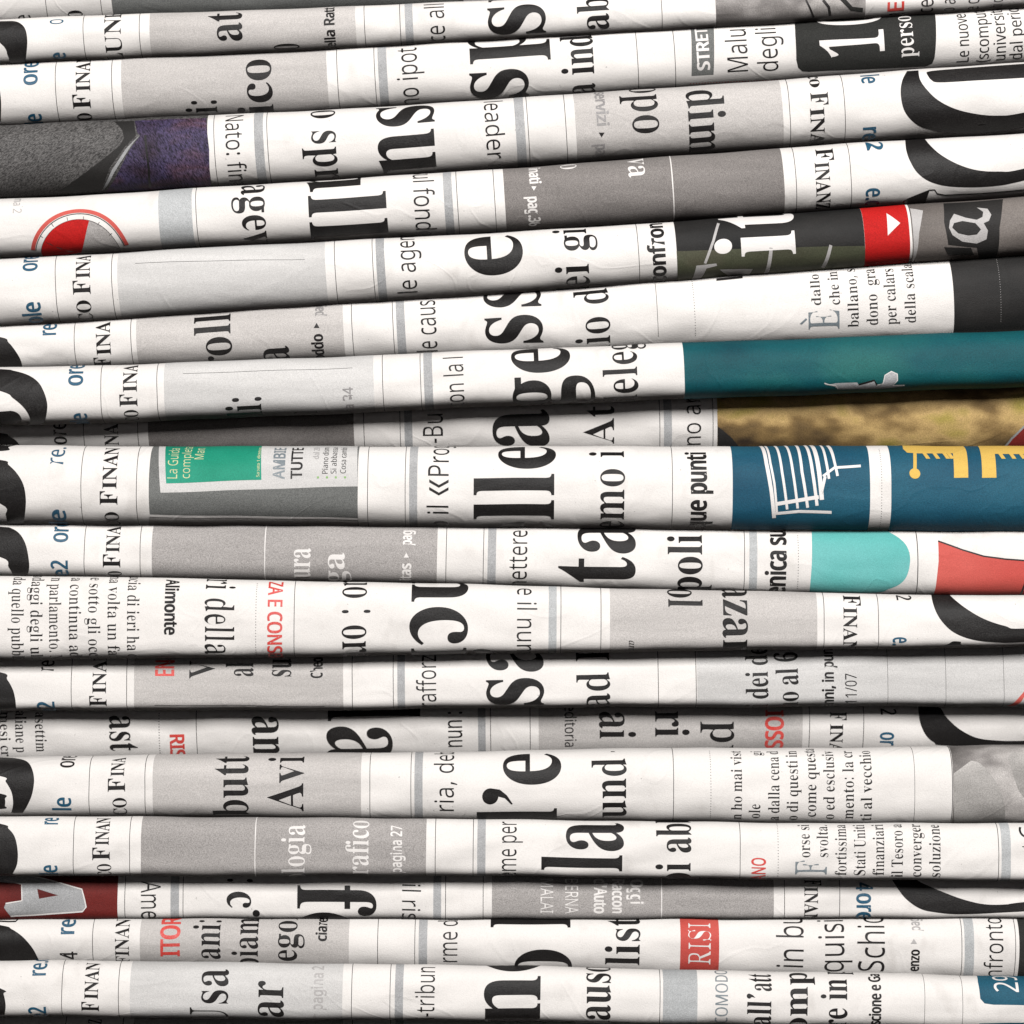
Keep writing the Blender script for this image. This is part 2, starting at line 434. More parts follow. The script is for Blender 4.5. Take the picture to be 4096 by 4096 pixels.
# ---------------------------------------------------------------- glyph outlines from Blender's own fonts
def _font(fn):
    try: return bpy.data.fonts.load(os.path.join(bpy.utils.system_resource('DATAFILES', path='fonts'), fn))
    except Exception: return None
FM = _font('NotoSansMath-Regular.woff2')
def serif_char(c):
    if 'a' <= c <= 'z': return chr(0x1D41A + ord(c) - 97)
    if 'A' <= c <= 'Z': return chr(0x1D400 + ord(c) - 65)
    if '0' <= c <= '9': return chr(0x1D7CE + ord(c) - 48)
    return c
def ital_char(c):
    if c == 'h': return '\u210e'
    if 'a' <= c <= 'z': return chr(0x1D44E + ord(c) - 97)
    if 'A' <= c <= 'Z': return chr(0x1D434 + ord(c) - 65)
    return c
_G = {}
def outline(ch, style, res=5):
    key = (ch, style, res)
    if key in _G: return _G[key]
    body = serif_char(ch) if style == 'serif' else ital_char(ch) if style == 'italic' else ch
    use = None if ch in '\u2019\u00ab\u25b8\u00c8' and style != 'x' else FM
    def mk(txt):
        c = bpy.data.curves.new('g', 'FONT'); c.body = txt; c.size = 1.0; c.fill_mode = 'NONE'; c.resolution_u = res
        if use: c.font = use
        o = bpy.data.objects.new('g', c); COL.objects.link(o)
        return c, o
    c, o = mk(body)
    dg = bpy.context.evaluated_depsgraph_get(); me = bpy.data.meshes.new_from_object(o.evaluated_get(dg))
    v = [q.co.copy() for q in me.vertices]; adj = {}
    for e in me.edges:
        a, b = e.vertices; adj.setdefault(a, []).append(b); adj.setdefault(b, []).append(a)
    loops = []; seen = set()
    for i in range(len(v)):
        if i in seen or i not in adj: continue
        l = [i]; seen.add(i); cur = i
        while True:
            nx = [q for q in adj[cur] if q not in seen]
            if not nx: break
            # keep index order where possible so the winding is that of the font
            cur = (cur + 1) if (cur + 1) in nx else nx[0]
            l.append(cur); seen.add(cur)
        pts = np.array([(v[q].x, v[q].y) for q in l])
        keep = [0]
        for q in range(1, len(pts)):
            if np.hypot(*(pts[q] - pts[keep[-1]])) > 1e-4: keep.append(q)
        if np.hypot(*(pts[keep[-1]] - pts[0])) < 1e-4: keep = keep[:-1]
        if len(keep) > 2: loops.append(pts[keep])
    bpy.data.meshes.remove(me); bpy.data.objects.remove(o); bpy.data.curves.remove(c)
    _G[key] = loops
    return loops
_A = {}
def advance(ch, style):
    """advance width, from the difference between two texts that close with the same letter"""
    key = (ch, style)
    if key in _A: return _A[key]
    def width(txt):
        c = bpy.data.curves.new('g', 'FONT'); c.body = txt; c.size = 1.0; c.fill_mode = 'NONE'; c.resolution_u = 2
        if not (ch in '\u2019\u00ab\u25b8\u00c8'): c.font = FM or c.font
        o = bpy.data.objects.new('g', c); COL.objects.link(o); bpy.context.view_layer.update()
        x = max(q[0] for q in o.bound_box); bpy.data.objects.remove(o); bpy.data.curves.remove(c); return x
    m = serif_char(ch) if style == 'serif' else ital_char(ch) if style == 'italic' else ch
    b = serif_char('l') if style != 'sans' else 'l'
    _A[key] = width(m + b) - width(b)
    return _A[key]
def area2(l): return 0.5 * np.sum(l[:, 0] * np.roll(l[:, 1], -1) - np.roll(l[:, 0], -1) * l[:, 1])
def weighted(ch, style, wx, wy, res=5):
    """outline moved along its normals: wx thickens the upright strokes, wy the level ones"""
    ls = outline(ch, style, res)
    if not ls or (wx == 0 and wy == 0): return ls
    big = max(ls, key=lambda l: abs(area2(l))); sgn = 1 if area2(big) > 0 else -1
    out = []
    for l in ls:
        t = np.roll(l, -1, 0) - l; t /= (np.hypot(t[:, 0], t[:, 1])[:, None] + 1e-9)
        n = np.stack([t[:, 1], -t[:, 0]], 1) * sgn
        n1 = n + np.roll(n, 1, 0); n1 /= (np.hypot(n1[:, 0], n1[:, 1])[:, None] + 1e-6)
        out.append(l + n1 * np.array([wx, wy]))
    return out
def fill(loops):
    """triangulate letters of several pieces: each outer outline with the holes inside it"""
    big = max(loops, key=lambda l: abs(area2(l))); sg = area2(big) > 0
    outer = [l for l in loops if (area2(l) > 0) == sg]; inner = [l for l in loops if (area2(l) > 0) != sg]
    co = []; tr = []
    def inside(pt, l):
        x, y = pt; c = False
        for (x1, y1), (x2, y2) in zip(l, np.roll(l, -1, 0)):
            if (y1 > y) != (y2 > y) and x < (x2 - x1) * (y - y1) / (y2 - y1) + x1: c = not c
        return c
    for o in outer:
        g = [o] + [h for h in inner if inside(h[0], o)]
        n = len(co); co += [tuple(c) for l in g for c in l]
        tr += [tuple(n + j for j in f) for f in tessellate_polygon([[Vector((c[0], c[1], 0)) for c in l] for l in g])]
    return co, tr
def ref_height(style, kind):
    l = outline('x' if kind == 'x' else 'H', style); return max(q[:, 1].max() for q in l)

def text(k, s, base, h, y0, y1, mat='black', style='serif', kind='x', up=True, wx=0.0, wy=0.0, name='printed_text',
         layer=2, label=None, yb=None, track=0.0, skew=0.0, res=None, cond=.73):
    """s holds two '|' marks: the letters between them run from y0 to y1 in the photograph. base: x of the baseline
    (read at yb), h: x-height ('x') or capital height ('H'). up: reads upward, letter tops to the left; else downward.
    With y0 or y1 None the letters are 'cond' times their natural width, counted from the mark that is given."""
    p = P[k]
    if name == 'printed_text': name = 'headline' if h > 300 else 'subheading' if h >= 125 else 'text_line'
    a = s.index('|'); b = s.rindex('|') - 1; t = s.replace('|', '')
    if res is None: res = 9 if h > 90 else 4 if h > 30 else 2
    pos = [0.0]
    for ch in t: pos.append(pos[-1] + advance(ch, style) + track)
    yb = ((y0 or y1) + (y1 or y0)) / 2 if yb is None else yb
    X, Y = S(base, yb); u0 = p.s_of(X, Y)[0]
    ky = h * CS / ref_height(style, kind)
    lim = [float(np.interp(w_, p.wt, p.sig)) * float(p.Lu(u0)) for w_ in (-.95, .95)]     # marks at the very edge mean: up to where the fold turns away
    if y0 is not None: sa = min(max(p.s_of(X, CY + y0 * CS)[1], lim[0]), lim[1])
    if y1 is not None: sb = min(max(p.s_of(X, CY + y1 * CS)[1], lim[0]), lim[1])
    if y0 is None or y1 is None:
        kx = cond * ky * (1 if up else -1)
        if y0 is None: sa = sb - kx * (pos[b] - pos[a] - track)
    else: kx = (sb - sa) / (pos[b] - pos[a] - track)          # signed arc pixels per em along the reading direction
    co = []; tr = []
    for i, ch in enumerate(t):
        if ch == ' ': continue
        sl = pos[i]; s0 = sa + (sl - pos[a]) * kx
        if abs(s0) > p.L * .5 + abs(kx) * 1.2: continue
        ls = weighted(ch, style, wx, wy, res)
        loops = []
        for l in ls:
            gx = l[:, 0] + l[:, 1] * skew
            ss = s0 + gx * kx; uu = u0 - l[:, 1] * ky if up else u0 + l[:, 1] * ky
            loops.append(np.stack([uu, ss], 1))
        if not loops: continue
        c2, q = fill(loops)
        n = len(co); co += c2
        tr += [tuple(n + j for j in f) for f in q]
    return lay(name, p, co, tr, M[mat], layer, label, ucut=h > 90)

def circ(k, cx, ytop, r, mat, r2=None, a0=0, a1=360, layer=2, name='printed_disc', squash=1.0):
    """disc or ring whose topmost point is at (cx, ytop)"""
    p = P[k]; u, st = p.s_of(*S(cx, ytop)); R = r * CS; sc_ = st - R * squash
    n = 40; an = [math.radians(a0 + (a1 - a0) * i / n) for i in range(n + 1)]
    co = []; fs = []
    for a in an:
        co.append((u + math.cos(a) * R, sc_ + math.sin(a) * R * squash))
        q = (r2 or 0) * CS; co.append((u + math.cos(a) * q, sc_ + math.sin(a) * q * squash))
    for i in range(n): fs.append((2 * i, 2 * i + 2, 2 * i + 3, 2 * i + 1) if r2 else (2 * i, 2 * i + 2, 1))
    return lay(name, p, co, fs, M[mat], layer, ucut=True)
def stroke(k, pts, w, mat, name='printed_line', layer=3):
    """a drawn line of even width through photograph positions"""
    q = np.array(pts, float); t = np.gradient(q, axis=0); t /= np.hypot(t[:, 0], t[:, 1])[:, None]
    n = np.stack([-t[:, 1], t[:, 0]], 1) * w / 2
    return poly(k, [tuple(v) for v in np.concatenate([q + n, (q - n)[::-1]])], mat, name, layer)
def caps(k, f, base, hs, hF, F=None, rest=None, ys=None, lead=None, yl=None, up=True):
    """a word in small capitals with a larger first letter"""
    kw = dict(kind='H', up=up, wx=.004, name='small_capitals')
    if F: text(k, '|F|', base + (0 if not up else 3), hF, F[0], F[1], 'black', **kw)
    if rest: text(k, rest, base, hs, ys[0], ys[1], 'black', **kw)
    if lead: text(k, lead, base + (12 if up else -6), hs, yl[0], yl[1], 'black', **kw)
def sans(k, s, base, h, y0, y1, mat='black', **kw):
    kw.setdefault('wx', -.006); return text(k, s, base, h, y0, y1, mat, style='sans', **kw)
def bold(k, s, base, h, y0, y1, mat='black', **kw):
    kw.setdefault('wx', .036); kw.setdefault('wy', .017); return text(k, s, base, h, y0, y1, mat, style='sans', **kw)
def fine(k, s, base, h, y0, y1, mat='dark', **kw):
    kw.setdefault('wx', -.011); return text(k, s, base, h, y0, y1, mat, **kw)
def tri(k, x, y, w, hh, mat, d=1):
    return poly(k, [(x - w / 2, y + hh / 2 * d), (x + w / 2, y + hh / 2 * d), (x, y - hh / 2 * d)], mat, 'printed_arrow', 3)
LABELS = [
 'shaded newspaper cut off by the top edge, dark grey box printed on its fold',
 'newspaper with small bold "ella Ratt" at left and a red capital E at right',
 'newspaper with a white figure 1 on a rounded dark box and white "STRET" on grey',
 'newspaper with a photo of a dark suit and purple tie at its left',
 'newspaper with the red and grey dial at its left end',
 'newspaper with a red block and white arrow beside a dark garden photo',
 'newspaper with small text lines next to a black panel at its right end',
 'newspaper with a wide teal green panel on the right half of its fold',
 'recessed shaded newspaper with a blurred golden foliage photo at the right',
 'newspaper with a green inset at left and a white building drawing on blue',
 'newspaper with a turquoise panel with rounded end and a coral red shape',
 'wide newspaper with upside-down small text at left and red "ZA E CONSE"',
 'newspaper with the date 11/07 and bold "no al 6" on pale grey',
 'recessed shaded newspaper with red "RI" at left and red "OSS" at right',
 'newspaper with a large apostrophe before e and a grey photo at its right end',
 'newspaper with white words "logia" and "rafico" on a grey box',
 'thin newspaper with a dark red photo of a large metal letter at left',
 'newspaper with a red block reading "RISI" in white capitals',
 'newspaper reading "Usa" at left, with a rounded blue panel and white number at right',
 'shaded newspaper cut off by the bottom edge, only a sliver of its fold visible']
build_papers(LABELS)
tb = bmesh.new(); bmesh.ops.create_cube(tb, size=1)
for v in tb.verts: v.co = Vector((v.co.x * .9, v.co.y * .6 + .18, v.co.z * .03 - .015))
bmesh.ops.bevel(tb, geom=tb.edges[:], offset=.004, segments=2, affect='EDGES')
me = bpy.data.meshes.new('table_top'); tb.to_mesh(me); tb.free()
tm, nt, b, co = mat_base('dark_wood', .5, .4)
nt.links.new(ramp(nt, noise(nt, co, 12, 5, .6, (.5, 14, 1)), [(.3, (.035, .022, .015)), (.7, (.08, .05, .032))]), b.inputs['Base Color'])
me.materials.append(tm); to = bpy.data.objects.new('table_top', me); COL.objects.link(to); to['kind'] = 'structure'
# ================================================================ the print on each newspaper
L, R = -1300, 5000            # beyond the picture's left and right edge, in crop pixels
# ---- 0
at(0,0)
rule(0,315); rule(0,700); text(0,'|o|',578,100,125,66); sans(0,'|e|',215,88,150,94)
rect(0,775,3250,'slate'); 
# ---- 1
poly(1,[(-300,150),(0,150),(100,150),(150,170),(180,210),(192,280),(188,360),(178,430),(172,448),(75,448),(55,390),(0,300),(-300,100)],'black','masthead_letter',2)
sans(1,'|e|',462,85,425,365,'blue',wx=.028,wy=.01); sans(1,'|o|',445,95,172,132,'blue')
rule(1,587); rule(1,980)
text(1,'L|UN|E',850,115,368,128,kind='H',wx=-.006,name='small_capitals')
rect(1,1050,1756+745,'light_tint')
text(1,'|at|',1697,172,292,86)
at(1,0)
bold(1,'|ella Ra|tt',595,72,328,85,kind='H'); text(1,'|o|',350,172,430,298)
rule(1,805); rule(1,1055); rect(1,1090,1145,'stripe')
sans(1,'|ce a|ll',1368,100,305,62)
at(2,0)
text(1,'|s|p',310,385,262,8); text(1,'|ab|',762,150,205,-20)
rule(1,1138); rect(1,1515,1749+820,'grey_photo',name='printed_photo')
at(3,0)
stroke(1,[(400,0),(430,60),(455,120)],14,'dark'); stroke(1,[(520,0),(560,50),(570,110)],20,'dark'); stroke(1,[(640,-20),(720,60),(800,70)],30,'charcoal')
bold(1,'|E|',1088,112,78,5,'red',kind='H'); bold(1,'|O|',1082,100,132,86,kind='H')
sans(1,'|ce|',1295,85,100,-10); sans(1,'|o a|',1450,75,82,-15); sans(1,'|e c|',1615,75,88,-10); sans(1,'|iti di|',1780,62,90,-30)
# ---- 2
at(0,0)
poly(2,[(-300,620),(0,640),(8,720),(6,850),(-300,860)],'black','masthead_letter',2)
sans(2,'|or|e',262,95,597,472,'blue',wx=.024,wy=.008); sans(2,'l|e|',292,92,850,793,'blue',wx=.024,wy=.008)
rule(2,392); rule(2,787)
caps(2,None,632,100,125,(762,658),'|INA|N',(642,440),'C|O|',(842,788))
rect(2,852,1756+545,'light_tint')
text(2,'i|:|',1520,150,742,688); text(2,'|ico|',1908,172,792,408)
at(1,0)
rule(2,615); rule(2,878); rect(2,903,965,'stripe')
sans(2,'|no ipo|t',1180,108,735,365)
at(2,0)
text(2,'|s|p',190,392,700,445,yb=570); text(2,'|a in|d',662,155,672,325)
rule(2,968); rule(2,1230)
poly(2,[(1337,150),(1500,140),(1500,525),(1345,533)],'slate'); bold(2,'|STRE|T',1468,85,492,238,'white',kind='H',layer=3)
sans(2,'|Malu|',1738,145,512,197,kind='H')
dots(2,0,0,0,20,5,'red',horiz=(1340,585,2150,553))
at(3,0)
sans(2,'|degli|',200,105,502,188)
poly(2,[(318,60),(325,250),(332,420),(345,475),(375,500),(420,503),(800,487),(1240,467),(1285,450),(1303,410),(1300,60)],'charcoal')
text(2,'|1|0',950,430,405,180,'white',kind='H',layer=3,wx=-.02); text(2,'|pers|o',1155,85,402,150,'white',layer=3,wx=-.008)
sans(2,'|Le nuove|',1545,85,437,95,kind='H',wx=.004); sans(2,'|(scompu|t',1685,65,432,88,wx=.004); sans(2,'|univers|ita',1805,66,422,105,wx=.004); sans(2,'|dal peri|od',1922,66,414,85,wx=.004)
# ---- 3
at(0,0)
rect(3,L,1468,'suit',name='printed_photo',label='dark grey woven suit cloth with a purple tie')
poly(3,[(800,855),(942,850),(955,955),(870,1040),(770,1180),(700,1340),(400,1345),(560,1240),(740,1105),(840,1025),(872,970),(858,915)],'black_print','printed_photo',2)
poly(3,[(945,850),(1449,830),(1470,1050),(1487,1320),(740,1345),(900,1070),(985,955),(962,930)],'purple','printed_photo',2)
poly(3,[(962,968),(985,948),(925,1020),(800,1215),(728,1335),(712,1335),(785,1195),(885,1045),(955,975)],'metal_print','printed_photo',3)
stroke(3,[(1020,950),(1030,1060),(1045,1180),(1055,1315)],16,'black'); 
rule(3,1508)
sans(3,'|Nato: fin|a',1588,95,812,1278,up=False)
rect(3,1790,1855,'stripe'); rule(3,1882)
at(1,0)
text(3,'|o spr|',437,165,762,1262,up=False,wx=-.008)
text(3,'|su|',908,388,738,1222,up=False,yb=1010)
sans(3,'|leader| n',1655,95,712,1122,up=False)
at(2,0)
rect(3,112,178,'stripe'); rule(3,200); rule(3,465)
rect(3,530,1749+243,'light_tint')
bold(3,'|servizi|',676,62,652,892,'grey_text',up=False); tri(3,714,948,42,34,'dark',-1); bold(3,'|pag|',674,62,1012,1112,'grey_text',up=False)
text(3,'o|po|',930,180,665,955,up=False,wx=-.01); text(3,'|dim|',1325,178,636,1085,up=False,wx=-.004)
at(3,0)
rule(3,288); rule(3,675)
caps(3,None,434,98,122,(652,746),'|INA|N',(760,1005),'c|o|',(558,622),up=False)
sans(3,'l|e|',792,92,543,592,'blue',up=False,wx=.024,wy=.008); sans(3,'|re|2',800,90,888,985,'blue',up=False,wx=.024,wy=.008)
poly(3,[(1110,500),(1078,560),(1065,640),(1078,740),(1110,810),(1170,870),(1250,905),(1400,930),(1600,938),(1932,890),(2600,780),(2600,640),(1932,788),(1750,810),(1600,800),(1450,765),(1330,705),(1250,630),(1202,560),(1190,495)],'black','masthead_letter',2)
poly(3,[(1250,520),(1270,500),(1500,480),(1932,450),(2600,410),(2600,510),(1932,548),(1600,565),(1340,578),(1280,560)],'black','masthead_letter',2)
# ---- 4
at(0,0)
sans(4,'|ma 2|',92,62,1395,1502,'pale_text',up=False,kind='H')
circ(4,540,1470,350,'coral',322,10,170); circ(4,540,1500,320,'dark',314,10,170); circ(4,540,1540,281,'dark',276,5,175)
circ(4,540,1543,277,'mid_tint',None,-10,75); circ(4,540,1543,277,'bright_red',None,72,190,layer=3)
for a_ in range(15,170,22):
    c_,s_=math.cos(math.radians(a_)),math.sin(math.radians(a_))
    if s_>.25: stroke(4,[(540+c_*285,1820-s_*278),(540+c_*308,1820-s_*302)],4,'dark')
stroke(4,[(325,1700),(520,1772)],7,'dark')
rect(4,1115,1352,'cool_tint'); rule(4,1380)
text(4,'|agev|',1700,160,1287,1722,up=False,wx=-.006)
at(1,0)
text(4,'u|ll|',414,372,1362,1690,up=False,yb=1520); sans(4,'s|ul fond|o',1152,105,1222,1622,up=False)
rect(4,1365,1425,'stripe'); rule(4,1458); rule(4,1720)
rect(4,1786,3505+252,'warm_dark_tint',label='brownish grey printed box')
at(2,0)
bold(4,'i|nati|',207,58,1192,1296,'white',up=False,layer=3); tri(4,238,1325,36,30,'white',-1); bold(4,'|pag.36|',200,60,1380,1588,'white',up=False,layer=3)
fine(4,'|o|',425,110,1148,1200,'white',up=False,layer=3); text(4,'|va|',902,112,1122,1256,'white',up=False,layer=3,wx=-.006)
rule(4,1216,'white',8,layer=2)
at(3,0)
rule(4,332); rule(4,717)
caps(4,None,472,100,122,(1050,1136),'|INANZ|',(1142,1470),up=False)
sans(4,'|2|',825,115,995,1064,'blue',kind='H',up=False,wx=.024,wy=.008); sans(4,'|e.c|',822,95,1322,1450,'blue',up=False,wx=.024,wy=.008)
poly(4,[(1098,960),(1100,1020),(1108,1070),(1130,1130),(1180,1210),(1260,1270),(1380,1305),(1550,1315),(1750,1305),(1932,1270),(2600,1120),(2600,1000),(1932,1185),(1750,1205),(1600,1195),(1470,1155),(1350,1090),(1270,1020),(1215,950)],'black','masthead_letter',2)
poly(4,[(1080,1425),(1100,1400),(1272,1330),(1235,1430)],'black','masthead_letter',2)
stroke(4,[(1265,1333),(1305,1331),(1322,1358),(1380,1369),(1600,1360),(1932,1334),(2400,1300)],8,'black')
# ---- 5
at(0,1)
sans(5,'|or|e',262,98,148,62,'blue',wx=.024,wy=.008); sans(5,'o|le|',285,95,462,360,'blue',wx=.028,wy=.01)
rule(5,392); rule(5,787)
caps(5,None,632,100,125,(312,209),'|INA|',(198,40),'I|CO|',(505,346))
rect(5,825,1756+536,'pale_tint'); hline(5,950,97,2141,66)
at(1,1)
rule(5,600); rule(5,866); rect(5,890,950,'stripe')
sans(5,'|le age|n',1165,100,305,-68); text(5,'|e|',1906,387,184,-120)
at(2,1)
text(5,'d|ei g|i',622,160,268,-112,wx=-.006); rule(5,975)
bold(5,'|confron|',1160,85,225,-190)
rect(5,1238,3505-1756+815,'black_print',name='printed_photo',label='dark garden photo with olive lawn')
at(2,0)
poly(5,[(1240,1765),(1700,1748),(1749+400,1735),(1749+815,1728),(1749+805,1900),(1749+300,1945),(1240,2000)],'olive','printed_photo',2)
stroke(5,[(1535,1570),(1500,1690),(1440,1850)],18,'pale_text'); stroke(5,[(1905,1740),(1865,1920)],24,'pale_text')
poly(5,[(1345,1960),(1380,1865),(1520,1850),(1525,1866),(1450,1885),(1400,1960)],'pale_text','printed_photo',3)
poly(5,[(1545,1892),(1775,1888),(1750,1925),(1600,1930)],'pale_text','printed_photo',3)
at(3,0)
text(5,'|i|t',325,380,1800,1602,'white',layer=3,label='large pale serif letters over the dark photo'); stroke(5,[(575,1722),(515,1880)],22,'pale_text')
rect(5,812,1130,'bright_red',label='red block with a small white arrow',layer=2)
poly(5,[(965,1500),(1062,1568),(975,1655)],'white','printed_arrow',3)
rect(5,1130,R,'taupe',name='printed_photo',label='taupe photo with a pale italic letter')
poly(5,[(1130,1465),(1222,1480),(1195,1640),(1135,1850)],'pale_text','printed_photo',2)
poly(5,[(1365,1430),(1785,1400),(1760,1600),(1720,1830),(1620,1840),(1600,1740),(1400,1720),(1370,1560)],'black_print','printed_photo',2)
poly(5,[(1405,1600),(1412,1550),(1440,1503),(1520,1530),(1600,1545),(1640,1525),(1645,1490),(1600,1460),(1675,1468),(1702,1510),(1685,1552),(1648,1568),(1678,1620),(1668,1680),(1600,1710),(1500,1697),(1430,1652)],'pale_text','printed_photo',3,holes=[[(1427,1600),(1440,1567),(1500,1553),(1590,1568),(1630,1612),(1600,1648),(1540,1655),(1470,1640)]],label='pale italic letter over a taupe photo')
poly(5,[(1370,1735),(1400,1790),(1580,1790),(1560,1740)],'black_print','printed_photo',3)
# ---- 6
at(0,1)
poly(6,[(-400,560),(0,612),(60,650),(110,710),(145,770),(160,830),(-400,860)],'black','masthead_letter',2)
sans(6,'|re|',395,92,603,520,'blue',wx=.024,wy=.008); rule(6,522); rule(6,920)
caps(6,None,774,100,118,(810,748),'|INA|',(736,506))
rect(6,956,1756+660,'light_tint'); text(6,'|ol|l',1622,175,742,508,wx=-.004)
circ(6,1480,745,22,'black')
at(1,1)
text(6,'|a|',272,175,778,662); bold(6,'|oddo|',515,58,765,588); tri(6,468,530,42,36,'dark'); bold(6,'|pa|g',515,55,468,402,'grey_text')
rule(6,718); rule(6,1006); rect(6,1030,1090,'stripe')
sans(6,'|le caus|e',1308,105,716,350)
at(2,1)
text(6,'|s|s',290,385,672,425,yb=550); text(6,'l|io d|',767,165,655,262,wx=-.01)
rule(6,1106,'dark',3.4,150,610); dots(6,1368,220,600)
poly(6,[(1520,200),(1705,184),(1705,200),(1520,217)],'dark','text_line',2)
at(3,1)
fine(6,'|dallo|',500,46,392,168); text(6,'|E|',636,218,558,408,'slate_text',kind='H',wx=-.02)
poly(6,[(355,519),(400,478),(410,488),(372,523)],'slate_text','text_line',2)
fine(6,'|che in|',632,50,388,150); fine(6,'|ballano, s|',765,52,541,128); fine(6,'|dono  gra|',900,55,528,130); fine(6,'|per calars|',1030,55,524,128); fine(6,'|della scala|',1165,52,512,100)
rect(6,1432,R,'black_print',label='black printed panel'); dots(6,1768,60,500,18,2.4,'pale_text')
# ---- 7
at(0,1)
poly(7,[(-500,820),(0,838),(100,850),(200,880),(270,930),(310,1000),(332,1080),(328,1150),(312,1212),(250,1236),(205,1230),(210,1180),(170,1110),(90,1040),(0,990),(-500,860)],'black','masthead_letter',2)
poly(7,[(-500,1160),(0,1135),(80,1130),(130,1150),(155,1190),(120,1212),(0,1220),(-500,1230)],'black','masthead_letter',2)
sans(7,'|or|e',582,98,955,835,'blue',wx=.024,wy=.008); sans(7,'o|le|',614,90,1222,1142,'blue',wx=.024,wy=.008)
rule(7,708); rule(7,1103)
caps(7,None,962,98,125,(1100,1010),'|INA|',(998,800),'|CO|',(1218,1118))
rect(7,1152,1756+870,'pale_tint'); hline(7,1285,870,2476,828)
text(7,'|li:|',1836,170,1186,1015)
at(1,1)
text(7,'|n|',480,170,1180,1128); bold(7,'|na 34|',725,70,1140,962,'grey_text',kind='H',wx=.012)
rule(7,932); rule(7,1199); rect(7,1222,1283,'stripe')
sans(7,'|con la| l',1503,100,1114,793)
at(2,1)
text(7,'g|e|',482,392,872,None,yb=780); text(7,'d|ele|g',964,165,1006,702,wx=-.01)
rect(7,1292,R,'teal',label='teal green printed panel')
at(3,1)
poly(7,[(530,935),(560,945),(610,935),(760,930),(770,945),(880,915),(900,948),(940,945),(960,880),(1000,853),(1040,870),(1045,910),(1015,950),(1090,945),(1080,958),(900,975),(630,978),(600,958),(535,945)],'metal_print','printed_photo',2)
stroke(7,[(530,935),(560,945),(610,950),(625,975)],7,'white'); stroke(7,[(900,948),(940,940),(955,880),(1000,853),(1042,872),(1043,915),(1010,950),(1092,950)],7,'white')
stroke(7,[(770,945),(880,915),(900,948)],12,'black')
# ---- 8
at(0,1)
poly(8,[(-500,1240),(0,1285),(60,1305),(110,1335),(145,1372),(-500,1372)],'black','masthead_letter',2)
sans(8,'|or|e',468,90,1366,1262,wx=.02); rule(8,588); rule(8,968); text(8,'|NA|',830,100,1372,1222,kind='H',name='small_capitals')
rect(8,1040,1756+730,'warm_dark_tint')
at(1,1)
rule(8,800); rule(8,1055); rect(8,1085,1140,'stripe'); sans(8,'|-Bu|',1355,143,1358,1140,kind='H')
at(2,1)
text(8,'|a|',337,385,None,1108,yb=1250); text(8,'|At|',801,215,1358,1085,kind='H',wx=-.014)
rule(8,1123); rect(8,1152,1208,'stripe'); sans(8,'|no a|r',1412,98,1376,1078); rule(8,1497)
rect(8,1527,R,'gold',name='printed_photo',label='blurred golden foliage photo')
poly(8,[(1530,1240),(1570,1270),(1630,1320),(1690,1390),(1530,1390)],'black_print','printed_photo',2)
at(3,1)
poly(8,[(1800,1390),(1850,1330),(1932,1250),(2300,1100),(2300,1390)],'dark_red','printed_photo',2); stroke(8,[(1795,1385),(1845,1325),(1932,1240),(2300,1080)],14,'metal_print')
# ---- 9
at(0,1)
poly(9,[(-500,1340),(0,1372),(130,1368),(60,1385),(22,1412),(-500,1425)],'black','masthead_letter',2)
poly(9,[(-500,1440),(0,1475),(60,1510),(120,1570),(165,1650),(182,1750),(176,1850),(160,1932),(130,2005),(50,2005),(52,1932),(40,1860),(0,1780),(-500,1600)],'black','masthead_letter',2)
sans(9,'|re|.',450,92,1518,1402,'blue',wx=.01); sans(9,'o|le|',464,92,1925,1822,'blue',wx=.028,wy=.01)
rule(9,568); rule(9,958)
caps(9,None,822,98,125,(1793,1692),'|INAN|',(1680,1378),'C|O|',(1903,1836))
rect(9,1045,2514,'slate',label='slate grey box round a green panel')
poly(9,[(1120,1330),(2514,1330),(2514,1661),(1800,1682),(1128,1705)],'pale_tint','printed_panel',2)
poly(9,[(1166,1330),(1842,1330),(1837,1615),(1500,1627),(1168,1640)],'green_panel','printed_panel',3)
poly(9,[(1047,1858),(1500,1866),(2514,1882),(2514,1896),(1500,1882),(1047,1874)],'white','printed_rule',2)
poly(9,[(1047,1878),(1500,1886),(2514,1900),(2514,2000),(1047,2000)],'light_tint','printed_panel',2)
sans(9,'|La Guida|',1250,70,1613,1378,'pale_yellow',kind='H',layer=4); sans(9,'|complet|a',1338,48,1609,1384,'pale_yellow',layer=4); sans(9,'|Man|',1436,64,1477,1376,'pale_yellow',kind='H',layer=4)
bold(9,'|Sabato 1 dicembre|',1826,16,1597,1388,'pale_yellow',layer=4,wx=.01,wy=0)
at(1,1)
bold(9,'|AMBIE|',245,80,1608,1380,'slate_text',kind='H',layer=3,wx=.028); bold(9,'|TUTTE|',368,78,1606,1380,'dark',kind='H',layer=3,wx=.028)
sans(9,'|dal 20|',487,30,1472,1382,'grey_text',layer=3); sans(9,'|Piano dism|',550,30,1577,1380,'dark',layer=3,wx=.006); sans(9,'|Si abbassa|',610,30,1575,1384,'dark',layer=3,wx=.006); sans(9,'|Cosa cambi|',676,30,1573,1384,'dark',layer=3,wx=.006)
for x_ in (478,541,603,668): circ(9,x_,1590,8,'leaf',layer=3,name='printed_bullet')
rule(9,826); rule(9,1090); rect(9,1118,1175,'stripe')
sans(9,'|o il «Pro|g',1395,145,1952,1396,kind='H')
at(2,1)
text(9,'e|ll|e',381,385,1900,1556,yb=1720); text(9,'e|mo i|',874,165,1898,1410,wx=-.008)
rule(9,1212); bold(9,'qu|e pun|ti',1450,104,1832,1476)
rect(9,1635,1749+852,'blue_panel',label='blue panel with white line drawing of a building')
at(3,1)
dots(9,933,1395,1990,20,3)
rect(9,1000,R,'blue_panel',label='blue panel with yellow shapes')
